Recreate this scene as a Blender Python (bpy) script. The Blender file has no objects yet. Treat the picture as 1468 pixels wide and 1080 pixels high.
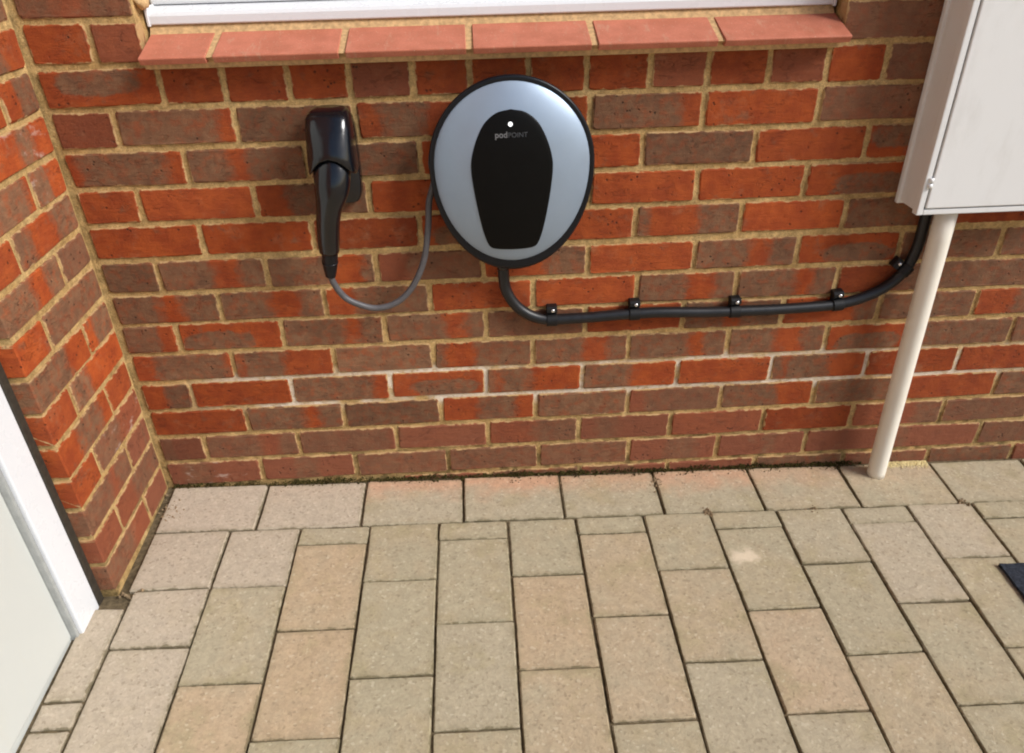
import bpy, bmesh, math, random
from mathutils import Matrix, Vector, noise as mnoise

random.seed(7)
R = random.Random(11)
scene = bpy.context.scene
C = scene.collection

# ------------------------------------------------------------------ camera
CAM = Vector((0.5593, -1.5025, 1.2078))
YAW, PITCH, ROLL, FPX = 0.0421, 0.5557, -0.0253, 1090.0
cd = bpy.data.cameras.new('camera')
cam = bpy.data.objects.new('camera', cd)
C.objects.link(cam)
fwd = Vector((math.sin(YAW) * math.cos(PITCH), math.cos(YAW) * math.cos(PITCH), -math.sin(PITCH)))
rgt = Vector((math.cos(YAW), -math.sin(YAW), 0))
upv = rgt.cross(fwd)
r2 = math.cos(ROLL) * rgt + math.sin(ROLL) * upv
u2 = -math.sin(ROLL) * rgt + math.cos(ROLL) * upv
m = Matrix((r2, u2, -fwd)).transposed().to_4x4()
m.translation = CAM
cam.matrix_world = m
cd.sensor_fit = 'HORIZONTAL'
cd.sensor_width = 36.0
cd.lens = FPX / 1468.0 * 36.0
cd.clip_start = 0.02
cd.clip_end = 1000
scene.camera = cam

# ------------------------------------------------------------------ sky, sun, exposure
TO_SUN = Vector((0.88, -0.43, 0.80)).normalized()
w = bpy.data.worlds.new('World')
scene.world = w
w.use_nodes = True
wn = w.node_tree
sky = wn.nodes.new('ShaderNodeTexSky')
sky.sky_type = 'NISHITA'
sky.sun_disc = False
sky.sun_elevation = math.asin(TO_SUN.z)
sky.sun_rotation = math.atan2(TO_SUN.x, TO_SUN.y)
sky.air_density = 1.0
sky.dust_density = 1.5
sky.ozone_density = 1.0
wn.nodes['Background'].inputs['Strength'].default_value = 0.05
wn.links.new(sky.outputs['Color'], wn.nodes['Background'].inputs['Color'])
sd = bpy.data.lights.new('sun', 'SUN')
sd.energy = 1.5
sd.angle = math.radians(24)
sd.color = (1.0, 0.98, 0.945)
sun = bpy.data.objects.new('sun', sd)
sun.rotation_euler = TO_SUN.to_track_quat('Z', 'Y').to_euler()
sun.location = (2, -3, 4)
C.objects.link(sun)

scene.view_settings.view_transform = 'Standard'
scene.view_settings.look = 'None'
scene.view_settings.exposure = 1.36
scene.view_settings.gamma = 1.0
scene.view_settings.use_curve_mapping = False
scene.cycles.use_denoising = True
scene.cycles.max_bounces = 5
scene.cycles.diffuse_bounces = 3
scene.cycles.use_adaptive_sampling = True
scene.cycles.adaptive_threshold = 0.02
scene.cycles.filter_width = 2.0


# ------------------------------------------------------------------ material helpers
def srgb(r, g, b):
    f = lambda c: (c / 255 / 12.92) if c <= 10 else ((c / 255 + 0.055) / 1.055) ** 2.4
    return (f(r), f(g), f(b), 1.0)


class NT:
    def __init__(self, name):
        self.mat = bpy.data.materials.new(name)
        self.mat.use_nodes = True
        self.t = self.mat.node_tree
        self.b = self.t.nodes['Principled BSDF']

    def n(self, kind, **kw):
        nd = self.t.nodes.new(kind)
        for k, v in kw.items():
            setattr(nd, k, v)
        return nd

    def put(self, sock, v):
        if isinstance(v, bpy.types.NodeSocket):
            self.t.links.new(v, sock)
        elif v is not None:
            sock.default_value = v

    def math(self, op, a, b=None, c=None, clamp=False):
        nd = self.n('ShaderNodeMath', operation=op, use_clamp=clamp)
        self.put(nd.inputs[0], a)
        if b is not None:
            self.put(nd.inputs[1], b)
        if c is not None:
            self.put(nd.inputs[2], c)
        return nd.outputs[0]

    def step(self, v, lo, hi, a=0.0, b=1.0):
        nd = self.n('ShaderNodeMapRange', interpolation_type='SMOOTHSTEP')
        self.put(nd.inputs['Value'], v)
        self.put(nd.inputs['From Min'], lo)
        self.put(nd.inputs['From Max'], hi)
        self.put(nd.inputs['To Min'], a)
        self.put(nd.inputs['To Max'], b)
        return nd.outputs[0]

    def mix(self, f, a, b, mode='MIX'):
        nd = self.n('ShaderNodeMix', data_type='RGBA', blend_type=mode)
        self.put(nd.inputs[0], f)
        self.put(nd.inputs[6], a)
        self.put(nd.inputs[7], b)
        return nd.outputs[2]

    def noise(self, vec, scale, detail=4, rough=0.55, dist=0.0, out='Fac'):
        nd = self.n('ShaderNodeTexNoise')
        self.put(nd.inputs['Vector'], vec)
        nd.inputs['Scale'].default_value = scale
        nd.inputs['Detail'].default_value = detail
        nd.inputs['Roughness'].default_value = rough
        nd.inputs['Distortion'].default_value = dist
        return nd.outputs[out]

    def voro(self, vec, scale, out='Distance'):
        nd = self.n('ShaderNodeTexVoronoi')
        self.put(nd.inputs['Vector'], vec)
        nd.inputs['Scale'].default_value = scale
        return nd.outputs[out]

    def attr(self, name):
        nd = self.n('ShaderNodeAttribute', attribute_type='OBJECT', attribute_name=name)
        return nd.outputs['Fac']

    def vadd(self, a, b):
        nd = self.n('ShaderNodeVectorMath', operation='ADD')
        self.put(nd.inputs[0], a)
        self.put(nd.inputs[1], b)
        return nd.outputs[0]

    def vmul(self, a, b):
        nd = self.n('ShaderNodeVectorMath', operation='MULTIPLY')
        self.put(nd.inputs[0], a)
        self.put(nd.inputs[1], b)
        return nd.outputs[0]

    def xyz(self, v):
        nd = self.n('ShaderNodeSeparateXYZ')
        self.put(nd.inputs[0], v)
        return nd.outputs

    def comb(self, x, y, z):
        nd = self.n('ShaderNodeCombineXYZ')
        for i, q in enumerate((x, y, z)):
            self.put(nd.inputs[i], q)
        return nd.outputs[0]

    def pos(self):
        return self.n('ShaderNodeNewGeometry').outputs['Position']

    def coord(self, which):
        return self.n('ShaderNodeTexCoord').outputs[which]

    def bump(self, h, strength=0.3, dist=0.002):
        nd = self.n('ShaderNodeBump')
        nd.inputs['Strength'].default_value = strength
        nd.inputs['Distance'].default_value = dist
        self.put(nd.inputs['Height'], h)
        self.t.links.new(nd.outputs[0], self.b.inputs['Normal'])

    def base(self, c, rough=None, metal=None, spec=None):
        self.put(self.b.inputs['Base Color'], c)
        if rough is not None:
            self.put(self.b.inputs['Roughness'], rough)
        if metal is not None:
            self.put(self.b.inputs['Metallic'], metal)
        if spec is not None:
            self.put(self.b.inputs['Specular IOR Level'], spec)
        return self.mat


RED_A = (0.365, 0.074, 0.015, 1)
RED_B = (0.265, 0.046, 0.011, 1)
GRY_A = (0.212, 0.107, 0.056, 1)
GRY_B = (0.152, 0.074, 0.040, 1)
MID_A = (0.205, 0.076, 0.042, 1)


def brick_material(joined=False):
    k = NT('multi_brick' + ('_far' if joined else ''))
    P = k.pos()
    if joined:
        rnd = k.n('ShaderNodeNewGeometry').outputs['Random Per Island']
        off = k.comb(k.math('MULTIPLY', rnd, 37.0), k.math('MULTIPLY', rnd, 91.0), 0.0)
        v = k.vadd(P, off)
        patch = k.noise(v, 9, 2, 0.5)
        grey = k.step(k.math('ADD', patch, k.math('MULTIPLY', k.math('SUBTRACT', rnd, 0.5), 0.45)), 0.50, 0.56)
        tone = k.math('ADD', 0.85, k.math('MULTIPLY', rnd, 0.3))
        mid = k.math('MULTIPLY', rnd, 0.3)
        wht = 0.0
    else:
        gen = k.xyz(k.coord('Generated'))
        rnd = k.n('ShaderNodeObjectInfo').outputs['Random']
        off = k.comb(k.math('MULTIPLY', rnd, 37.0), k.math('MULTIPLY', rnd, 91.0), 0.0)
        v = k.vadd(P, off)
        warp = k.math('MULTIPLY', k.math('SUBTRACT', k.noise(v, 34, 3, 0.6), 0.5), 0.26)
        warp = k.math('ADD', warp, k.math('MULTIPLY', k.math('SUBTRACT', k.noise(v, 150, 3, 0.6), 0.5), 0.09))
        u = k.math('ADD', gen[0], warp)
        h = k.math('ADD', gen[2], k.math('MULTIPLY', warp, 1.2))

        def band(a, b):
            A, B = k.attr(a), k.attr(b)
            lo = k.step(u, k.math('SUBTRACT', A, 0.06), k.math('ADD', A, 0.06))
            hi = k.step(u, k.math('SUBTRACT', B, 0.06), k.math('ADD', B, 0.06), 1.0, 0.0)
            return k.math('MULTIPLY', lo, hi)
        g = k.math('MAXIMUM', band('b0', 'b1'), band('b2', 'b3'))
        du = k.math('DIVIDE', k.math('SUBTRACT', u, k.attr('ox')), 0.36)
        dh = k.math('DIVIDE', k.math('SUBTRACT', h, k.attr('oz')), 0.36)
        ov = k.step(k.math('ADD', k.math('POWER', k.math('ABSOLUTE', du), 3.0), k.math('POWER', k.math('ABSOLUTE', dh), 2.4)), 0.7, 1.25, 1.0, 0.0)
        g = k.math('MAXIMUM', g, k.math('MULTIPLY', ov, k.attr('ov')))
        # kiln shadows are never complete: let some red through and some grey out
        grey = k.math('MULTIPLY', g, k.step(k.noise(v, 55, 4, 0.65), 0.26, 0.56, 0.45, 1.0))
        grey = k.math('MAXIMUM', grey, k.step(k.noise(v, 30, 3, 0.6), 0.60, 0.78, 0.0, 0.55))
        tone = k.attr('tone')
        mid = k.attr('mid')
        wht = k.attr('wht')
    red = k.mix(k.step(k.noise(v, 26, 4, 0.6), 0.30, 0.72), RED_B, RED_A)
    red = k.mix(k.math('MULTIPLY', mid, 0.85), red, MID_A)
    gry = k.mix(k.step(k.noise(v, 40, 4, 0.6), 0.30, 0.70), GRY_B, GRY_A)
    gry = k.mix(k.math('MULTIPLY', mid, 0.35), gry, MID_A)
    col = k.mix(grey, red, gry)
    # the fringe between flashed and unflashed clay is purplish
    fr = k.math('MULTIPLY', k.math('MULTIPLY', grey, k.math('SUBTRACT', 1.0, grey)), 2.2)
    col = k.mix(k.math('MULTIPLY', fr, 0.5), col, (0.22, 0.072, 0.034, 1))
    # sandy speckle and drag marks
    streak = k.noise(k.vmul(v, (30, 30, 190)), 1.0, 3, 0.6)
    sp = k.noise(v, 620, 3, 0.7)
    f = k.math('ADD', k.step(sp, 0.3, 0.7, 0.80, 1.16), k.math('MULTIPLY', k.math('SUBTRACT', streak, 0.5), 0.28))
    f = k.math('MULTIPLY', f, tone)
    col = k.mix(1.0, col, k.comb(f, f, f), 'MULTIPLY')
    # thin cement film rubbed over the faces
    film = k.step(k.noise(v, 17, 5, 0.7), 0.55, 0.80, 0.0, 0.30)
    col = k.mix(film, col, (0.36, 0.24, 0.14, 1))
    # creases of the thrown clay, and pits
    cn = k.noise(k.vmul(v, (24, 24, 60)), 1.0, 3, 0.6, 1.2)
    crease = k.math('MULTIPLY', k.step(k.math('ABSOLUTE', k.math('SUBTRACT', cn, 0.5)), 0.0, 0.018, 1.0, 0.0), k.step(k.noise(v, 23, 2, 0.5), 0.50, 0.60))
    col = k.mix(k.math('MULTIPLY', crease, 0.20), col, (0.060, 0.024, 0.012, 1))
    vd = k.voro(v, 75)
    pit = k.math('MULTIPLY', k.step(vd, 0.11, 0.21, 1.0, 0.0), k.step(k.noise(v, 21, 2, 0.5), 0.55, 0.62))
    col = k.mix(k.math('MULTIPLY', pit, 0.7), col, (0.030, 0.016, 0.010, 1))
    if not joined:
        wm = k.math('MULTIPLY', k.step(k.noise(k.vmul(v, (1.0, 1.0, 1.9)), 24, 4, 0.65), 0.56, 0.72), wht)
        col = k.mix(k.math('MULTIPLY', wm, 0.45), col, (0.60, 0.50, 0.42, 1))
    if not joined:
        # mortar smeared over the arrises
        eu = k.math('MULTIPLY', k.math('MINIMUM', gen[0], k.math('SUBTRACT', 1.0, gen[0])), k.attr('len'))
        eh = k.math('MULTIPLY', k.math('MINIMUM', gen[2], k.math('SUBTRACT', 1.0, gen[2])), 0.065)
        ed = k.math('ADD', k.math('MINIMUM', eu, eh), k.math('MULTIPLY', k.math('SUBTRACT', k.noise(v, 48, 4, 0.65), 0.50), 0.015))
        sme = k.step(ed, 0.0006, 0.0030, 0.9, 0.0)
        col = k.mix(sme, col, k.mix(k.noise(v, 120, 3, 0.6), (0.38, 0.235, 0.10, 1), (0.56, 0.38, 0.185, 1)))
    hgt = k.math('ADD', k.math('MULTIPLY', sp, 0.35), k.math('ADD', k.math('MULTIPLY', streak, 0.5), k.math('MULTIPLY', k.noise(v, 60, 4, 0.6), 0.9)))
    hgt = k.math('SUBTRACT', hgt, k.math('MULTIPLY', k.math('MAXIMUM', pit, k.math('MULTIPLY', crease, 0.5)), 1.3))
    k.bump(hgt, 0.75, 0.0030)
    return k.base(col, k.step(sp, 0.2, 0.8, 0.72, 0.95), spec=0.25)


def mortar_material():
    k = NT('sand_mortar')
    P = k.pos()
    x, y, z = k.xyz(P)[0], k.xyz(P)[1], k.xyz(P)[2]
    n1 = k.noise(P, 14, 4, 0.6)
    n2 = k.noise(P, 420, 3, 0.75)
    col = k.mix(k.step(n1, 0.3, 0.7), (0.47, 0.295, 0.115, 1), (0.63, 0.430, 0.190, 1))
    f = k.math('MULTIPLY', k.step(n2, 0.25, 0.75, 0.66, 1.22), k.step(k.noise(P, 60, 4, 0.7), 0.28, 0.70, 0.68, 1.16))
    col = k.mix(1.0, col, k.comb(f, f, f), 'MULTIPLY')
    # salts bloom along the damp line a few courses up
    zl = k.math('ADD', z, k.math('MULTIPLY', k.math('SUBTRACT', k.noise(P, 5, 3, 0.6), 0.5), 0.09))
    lo = k.step(zl, 0.190, 0.222)
    hi = k.step(zl, 0.285, 0.318, 1.0, 0.0)
    patch = k.step(k.noise(P, 6.5, 3, 0.6), 0.34, 0.48)
    onmain = k.math('MULTIPLY', k.step(x, -0.16, 0.05), k.step(x, 1.55, 2.0, 1.0, 0.35))
    eff = k.math('MULTIPLY', k.math('MULTIPLY', lo, hi), k.math('MULTIPLY', patch, onmain))
    col = k.mix(k.math('MULTIPLY', k.math('MULTIPLY', eff, k.step(k.noise(P, 70, 4, 0.7), 0.30, 0.55, 0.25, 1.0)), 0.9), col, (0.80, 0.70, 0.58, 1))
    # algae blotches in the splash courses
    alg = k.math('MULTIPLY', k.step(k.noise(P, 19, 4, 0.65), 0.44, 0.62), k.step(k.math('ADD', z, k.math('MULTIPLY', n1, 0.16)), 0.13, 0.23, 1.0, 0.0))
    col = k.mix(k.math('MULTIPLY', alg, 0.75), col, (0.105, 0.078, 0.030, 1))
    k.bump(k.math('ADD', n2, k.math('MULTIPLY', k.noise(P, 90, 4, 0.6), 1.2)), 0.8, 0.003)
    return k.base(col, 0.95, spec=0.15)


def paver_material(joined=False):
    k = NT('concrete_paver' + ('_far' if joined else ''))
    P = k.pos()
    if joined:
        bt = k.n('ShaderNodeTexBrick', offset=0.5)
        mp = k.n('ShaderNodeMapping')
        mp.inputs['Rotation'].default_value = (0, 0, math.pi / 2)
        k.t.links.new(P, mp.inputs['Vector'])
        k.t.links.new(mp.outputs[0], bt.inputs['Vector'])
        bt.inputs['Scale'].default_value = 1.0
        bt.inputs['Brick Width'].default_value = 0.2325
        bt.inputs['Row Height'].default_value = 0.1605
        bt.inputs['Mortar Size'].default_value = 0.003
        bt.inputs['Color1'].default_value = (0.40, 0.33, 0.21, 1)
        bt.inputs['Color2'].default_value = (0.44, 0.31, 0.18, 1)
        bt.inputs['Mortar'].default_value = (0.07, 0.05, 0.03, 1)
        col = bt.outputs['Color']
        v = P
    else:
        rnd = k.n('ShaderNodeObjectInfo').outputs['Random']
        off = k.comb(k.math('MULTIPLY', rnd, 53.0), k.math('MULTIPLY', rnd, 17.0), 0.0)
        v = k.vadd(P, off)
        gen = k.xyz(k.coord('Generated'))
        buff = k.attr('buff')
        pale = k.attr('pale')
        drift = k.math('MULTIPLY', k.math('SUBTRACT', k.noise(v, 11, 4, 0.6), 0.5), 1.7)
        b2 = k.math('ADD', buff, drift, clamp=True)
        col = k.mix(b2, (0.392, 0.340, 0.232, 1), (0.458, 0.335, 0.212, 1))
        col = k.mix(pale, col, (0.488, 0.405, 0.318, 1))
        gr = k.step(k.noise(v, 11, 4, 0.6), 0.50, 0.72, 0.0, 0.55)
        col = k.mix(k.math('MULTIPLY', gr, k.math('SUBTRACT', 1.0, pale)), col, (0.32, 0.29, 0.165, 1))
        # brick dust washed onto the row by the wall
        pk = k.math('MULTIPLY', k.attr('pink'), k.step(k.math('ADD', gen[1], k.math('MULTIPLY', k.math('SUBTRACT', k.noise(v, 16, 3, 0.6), 0.5), 0.9)), 0.35, 0.95))
        col = k.mix(k.math('MULTIPLY', pk, 0.55), col, (0.66, 0.29, 0.16, 1))
    # aggregate
    vo = k.voro(v, 210, 'Color')
    ag = k.xyz(vo)[0]
    f = k.math('ADD', k.step(ag, 0.0, 1.0, 0.93, 1.06), k.math('MULTIPLY', k.math('SUBTRACT', k.noise(v, 480, 3, 0.7), 0.5), 0.32))
    f = k.math('ADD', f, k.math('MULTIPLY', k.math('SUBTRACT', k.noise(v, 45, 4, 0.6), 0.5), 0.40))
    col = k.mix(1.0, col, k.comb(f, f, f), 'MULTIPLY')
    white = k.math('MULTIPLY', k.step(ag, 0.95, 0.98), 0.25)
    col = k.mix(white, col, (0.66, 0.60, 0.46, 1))
    dark = k.math('MULTIPLY', k.step(ag, 0.03, 0.06, 1.0, 0.0), 0.25)
    col = k.mix(dark, col, (0.16, 0.12, 0.07, 1))
    if not joined:
        # soil and algae caught along the worn edges
        ex = k.math('MULTIPLY', k.math('MINIMUM', gen[0], k.math('SUBTRACT', 1.0, gen[0])), k.attr('wid'))
        ey = k.math('MULTIPLY', k.math('MINIMUM', gen[1], k.math('SUBTRACT', 1.0, gen[1])), k.attr('len'))
        ed = k.math('ADD', k.math('MINIMUM', ex, ey), k.math('MULTIPLY', k.math('SUBTRACT', k.noise(v, 42, 5, 0.7), 0.52), 0.020))
        soil = k.step(ed, -0.0005, 0.0028, 0.70, 0.0)
        col = k.mix(soil, col, (0.115, 0.092, 0.048, 1))
        haze = k.step(ed, 0.0, 0.016, 0.22, 0.0)
        col = k.mix(haze, col, (0.20, 0.17, 0.09, 1))
        # a splash of spilt white mortar on one block
        gx, gy = k.math('SUBTRACT', gen[0], k.attr('spx')), k.math('SUBTRACT', gen[1], k.attr('spy'))
        nn = k.math('MULTIPLY', k.math('SUBTRACT', k.noise(v, 32, 5, 0.7), 0.5), 0.34)
        d = k.math('ADD', k.math('SQRT', k.math('ADD', k.math('POWER', k.math('MULTIPLY', gx, 0.55), 2.0), k.math('POWER', k.math('MULTIPLY', gy, 1.5), 2.0))), nn)
        sm = k.math('MULTIPLY', k.step(d, 0.03, 0.19, 1.0, 0.0), k.attr('spl'))
        col = k.mix(k.math('MULTIPLY', sm, 0.75), col, (0.74, 0.62, 0.46, 1))
    k.bump(k.math('ADD', k.math('MULTIPLY', ag, 0.5), k.math('ADD', k.noise(v, 480, 3, 0.7), k.noise(v, 90, 3, 0.6))), 0.6, 0.002)
    return k.base(col, 0.93, spec=0.2)


def simple(name, col, rough, metal=0.0, spec=0.5, nscale=60, namp=0.12, bump=0.0, bscale=300):
    k = NT(name)
    P = k.pos()
    n1 = k.noise(P, nscale, 4, 0.6)
    f = k.step(n1, 0.25, 0.75, 1 - namp, 1 + namp)
    c = k.mix(1.0, col, k.comb(f, f, f), 'MULTIPLY')
    if bump:
        k.bump(k.noise(P, bscale, 3, 0.6), bump, 0.001)
    r = k.step(k.noise(P, nscale * 2.3, 3, 0.6), 0.2, 0.8, max(0.02, rough - 0.06), min(1, rough + 0.06))
    return k.base(c, r, metal, spec)


def white_plastic(name, col, rough, dirt=(0.5, 0.45, 0.36, 1), amount=0.25):
    k = NT(name)
    P = k.pos()
    st = k.step(k.noise(k.vmul(P, (1, 1, 0.35)), 16, 5, 0.65), 0.52, 0.78, 0.0, amount)
    c = k.mix(st, col, dirt)
    k.bump(k.noise(P, 90, 3, 0.55), 0.12, 0.001)
    return k.base(c, k.step(k.noise(P, 30, 3, 0.6), 0.3, 0.7, rough - 0.05, rough + 0.08), spec=0.45)


M = {}
M['brick'] = brick_material()
M['brick_far'] = brick_material(True)
M['mortar'] = mortar_material()
M['paver'] = paver_material()
M['paver_far'] = paver_material(True)
k = NT('weathered_quarry_tile')
P = k.pos()
c = k.mix(k.step(k.noise(P, 22, 4, 0.6), 0.3, 0.7), (0.44, 0.145, 0.085, 1), (0.54, 0.185, 0.115, 1))
c = k.mix(k.step(k.noise(k.vmul(P, (2.2, 0.6, 1.0)), 30, 5, 0.7), 0.54, 0.72, 0.0, 0.40), c, (0.50, 0.33, 0.22, 1))
c = k.mix(k.step(k.voro(P, 95), 0.06, 0.13, 0.55, 0.0), c, (0.62, 0.42, 0.30, 1))
g_ = k.step(k.noise(P, 500, 3, 0.7), 0.25, 0.75, 0.86, 1.10)
c = k.mix(1.0, c, k.comb(g_, g_, g_), 'MULTIPLY')
k.bump(k.noise(P, 300, 4, 0.65), 0.35, 0.001)
M['sill'] = k.base(c, 0.62, spec=0.3)
M['sill_bed'] = simple('sill_mortar', (0.52, 0.34, 0.17, 1), 0.95, spec=0.15, nscale=120, namp=0.25, bump=0.8, bscale=420)
M['upvc'] = white_plastic('white_upvc', (0.72, 0.74, 0.77, 1), 0.28, dirt=(0.62, 0.63, 0.63, 1), amount=0.10)
M['door'] = white_plastic('pale_door_paint', (0.56, 0.58, 0.555, 1), 0.45, dirt=(0.58, 0.56, 0.47, 1), amount=0.2)
M['gasket'] = simple('grey_gasket', (0.33, 0.34, 0.33, 1), 0.6)
M['gap_strip'] = simple('dark_gap_strip', (0.030, 0.024, 0.016, 1), 0.7, nscale=90, namp=0.35)
M['box'] = white_plastic('meter_box_grp', (0.765, 0.775, 0.770, 1), 0.42, dirt=(0.64, 0.64, 0.62, 1), amount=0.55)
M['pipe'] = white_plastic('ivory_pipe', (0.80, 0.755, 0.655, 1), 0.38, dirt=(0.55, 0.46, 0.33, 1), amount=0.3)
M['black'] = simple('black_plastic', (0.0040, 0.0047, 0.0070, 1), 0.17, spec=0.6, namp=0.2)
M['shell'] = simple('charger_shell', (0.0045, 0.0056, 0.0085, 1), 0.36, spec=0.32, namp=0.15)
M['gloss'] = simple('gloss_panel', (0.0035, 0.0035, 0.0035, 1), 0.45, spec=0.12, namp=0.1)
M['silver'] = simple('silver_cover', (0.30, 0.375, 0.475, 1), 0.45, metal=0.45, spec=0.5, nscale=12, namp=0.03)
M['rubber'] = simple('black_cable', (0.0085, 0.0088, 0.0105, 1), 0.40, spec=0.45, namp=0.2)
M['grey_rubber'] = simple('grey_cable', (0.085, 0.080, 0.084, 1), 0.45, spec=0.45, namp=0.15)
M['clip'] = simple('matte_black_clip', (0.006, 0.006, 0.007, 1), 0.5, spec=0.35)
M['screw'] = simple('zinc_screw', (0.75, 0.75, 0.76, 1), 0.25, metal=0.9)
M['print'] = simple('grey_print', (0.13, 0.13, 0.135, 1), 0.6)
M['print2'] = simple('dim_grey_print', (0.05, 0.054, 0.06, 1), 0.6)
M['moss'] = simple('moss', (0.045, 0.038, 0.011, 1), 1.0, spec=0.1, nscale=60, namp=0.5)
M['dirt'] = simple('joint_sand', (0.125, 0.095, 0.056, 1), 1.0, spec=0.1, nscale=80, namp=0.45, bump=0.9, bscale=500)
M['sand'] = simple('yellow_sand', (0.74, 0.62, 0.33, 1), 1.0, spec=0.1, nscale=200, namp=0.25)
M['mat'] = simple('charcoal_mat', (0.026, 0.031, 0.042, 1), 0.9, spec=0.2, nscale=160, namp=0.55, bump=1.0, bscale=700)
M['rubble'] = simple('mortar_rubble', (0.24, 0.17, 0.10, 1), 1.0, spec=0.1, nscale=90, namp=0.4)
k = NT('indicator_led')
k.base((0.9, 0.92, 0.95, 1), 0.4)
k.b.inputs['Emission Color'].default_value = (0.95, 0.97, 1.0, 1)
k.b.inputs['Emission Strength'].default_value = 0.45
M['led'] = k.mat
k = NT('window_glass')
k.base((0.045, 0.055, 0.060, 1), 0.03, spec=0.6)
M['glass'] = k.mat


# ------------------------------------------------------------------ mesh helpers
def link(name, me, mat, parent=None, smooth=False):
    if mat is not None and not me.materials:
        me.materials.append(mat)
    if smooth:
        for p in me.polygons:
            p.use_smooth = True
    o = bpy.data.objects.new(name, me)
    C.objects.link(o)
    if parent is not None:
        o.parent = parent
    return o


def mesh(name, V, F):
    me = bpy.data.meshes.new(name)
    me.from_pydata([tuple(v) for v in V], [], F)
    me.update()
    return me


def empty(name, loc=(0, 0, 0), parent=None):
    o = bpy.data.objects.new(name, None)
    o.location = loc
    o.empty_display_size = 0.1
    C.objects.link(o)
    if parent is not None:
        o.parent = parent
    return o


def tag(o, label=None, cat=None, group=None, kind=None):
    if label:
        o['label'] = label
    if cat:
        o['category'] = cat
    if group:
        o['group'] = group
    if kind:
        o['kind'] = kind
    return o


def bm_box(bm, x0, x1, y0, y1, z0, z1):
    vs = [bm.verts.new((x, y, z)) for x in (x0, x1) for y in (y0, y1) for z in (z0, z1)]
    q = [(0, 1, 3, 2), (4, 6, 7, 5), (0, 4, 5, 1), (2, 3, 7, 6), (0, 2, 6, 4), (1, 5, 7, 3)]
    for f in q:
        bm.faces.new([vs[i] for i in f])
    return vs


def boxes_mesh(name, L, bevel=0.0, seg=2):
    bm = bmesh.new()
    for b in L:
        bm_box(bm, *b)
    bmesh.ops.recalc_face_normals(bm, faces=bm.faces)
    if bevel:
        bmesh.ops.bevel(bm, geom=list(bm.edges), offset=bevel, segments=seg, profile=0.6, affect='EDGES')
    me = bpy.data.meshes.new(name)
    bm.to_mesh(me)
    bm.free()
    return me


def bmesh_to(name, bm):
    bmesh.ops.recalc_face_normals(bm, faces=bm.faces)
    me = bpy.data.meshes.new(name)
    bm.to_mesh(me)
    bm.free()
    return me


def catmull(P, n):
    out = []
    P = [Vector(p) for p in P]
    for i in range(len(P) - 1):
        p0 = P[i - 1] if i else 2 * P[0] - P[1]
        p1, p2 = P[i], P[i + 1]
        p3 = P[i + 2] if i + 2 < len(P) else 2 * P[-1] - P[-2]
        for j in range(n):
            t = j / n
            out.append(0.5 * ((2 * p1) + (p2 - p0) * t + (2 * p0 - 5 * p1 + 4 * p2 - p3) * t * t + (3 * p1 - p0 - 3 * p2 + p3) * t ** 3))
    out.append(P[-1])
    return out


def sweep(name, P, rad, n=6, sides=14, power=2.0, cap=True):
    """P: control points; rad: one (ra, rb) for all or one per control point (ra along the side axis)."""
    if not isinstance(rad, list):
        rad = [rad] * len(P)
    rad = [(r, r) if not isinstance(r, tuple) else r for r in rad]
    pts = catmull(P, n)
    rr = catmull([(a, b, 0) for a, b in rad], n)
    V, F = [], []
    prev = None
    for i, p in enumerate(pts):
        t = (pts[min(i + 1, len(pts) - 1)] - pts[max(i - 1, 0)]).normalized()
        if prev is None:
            ref = Vector((1, 0, 0)) if abs(t.x) < 0.8 else Vector((0, 1, 0))
            a = (ref - t * ref.dot(t)).normalized()
        else:
            a = (prev - t * prev.dot(t)).normalized()
        prev = a
        b = t.cross(a)
        for s in range(sides):
            th = 2 * math.pi * s / sides
            c, q = math.cos(th), math.sin(th)
            e = 2.0 / power
            V.append(p + a * (rr[i].x * math.copysign(abs(c) ** e, c)) + b * (rr[i].y * math.copysign(abs(q) ** e, q)))
    for i in range(len(pts) - 1):
        for s in range(sides):
            F.append((i * sides + s, i * sides + (s + 1) % sides, (i + 1) * sides + (s + 1) % sides, (i + 1) * sides + s))
    if cap:
        F.append(tuple(range(sides - 1, -1, -1)))
        F.append(tuple((len(pts) - 1) * sides + s for s in range(sides)))
    return mesh(name, V, F)


def loft(name, rings, cap0=True, cap1=True):
    n = len(rings[0])
    V = [v for r in rings for v in r]
    F = []
    for i in range(len(rings) - 1):
        for s in range(n):
            F.append((i * n + s, i * n + (s + 1) % n, (i + 1) * n + (s + 1) % n, (i + 1) * n + s))
    if cap0:
        F.append(tuple(range(n - 1, -1, -1)))
    if cap1:
        F.append(tuple((len(rings) - 1) * n + s for s in range(n)))
    me = mesh(name, V, F)
    bm = bmesh.new()
    bm.from_mesh(me)
    bmesh.ops.recalc_face_normals(bm, faces=bm.faces)
    bm.to_mesh(me)
    bm.free()
    return me


# ------------------------------------------------------------------ ground and paving
# the drive falls away from the wall and to the right
GA, GB, GZ = 0.0407, 0.0218, -0.0024


def gz(x, y):
    return GZ - GB * x + GA * y


paving = tag(link('paving', boxes_mesh('paving_bed', [(-0.60, 3.16, -2.60, 0.0, -0.07, -0.0075)]), M['dirt']), kind='structure')
paving.location = (0, 0, GZ)
paving.rotation_euler = (math.atan(GA), math.atan(GB), 0)
gv = []
for X, Y in [(-90, -90), (90, -90), (90, 3), (-90, 3), (-9, -8), (9, -8), (9, 3), (-9, 3)]:
    fx, fy = max(-9, min(9, X)), max(-8, min(3, Y))
    gv.append((X, Y, gz(fx, fy) - 0.022))
ground = tag(link('ground', mesh('ground', gv, [(4, 5, 6, 7), (0, 1, 5, 4), (1, 2, 6, 5), (3, 0, 4, 7)]), M['paver_far']), kind='structure')

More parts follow.
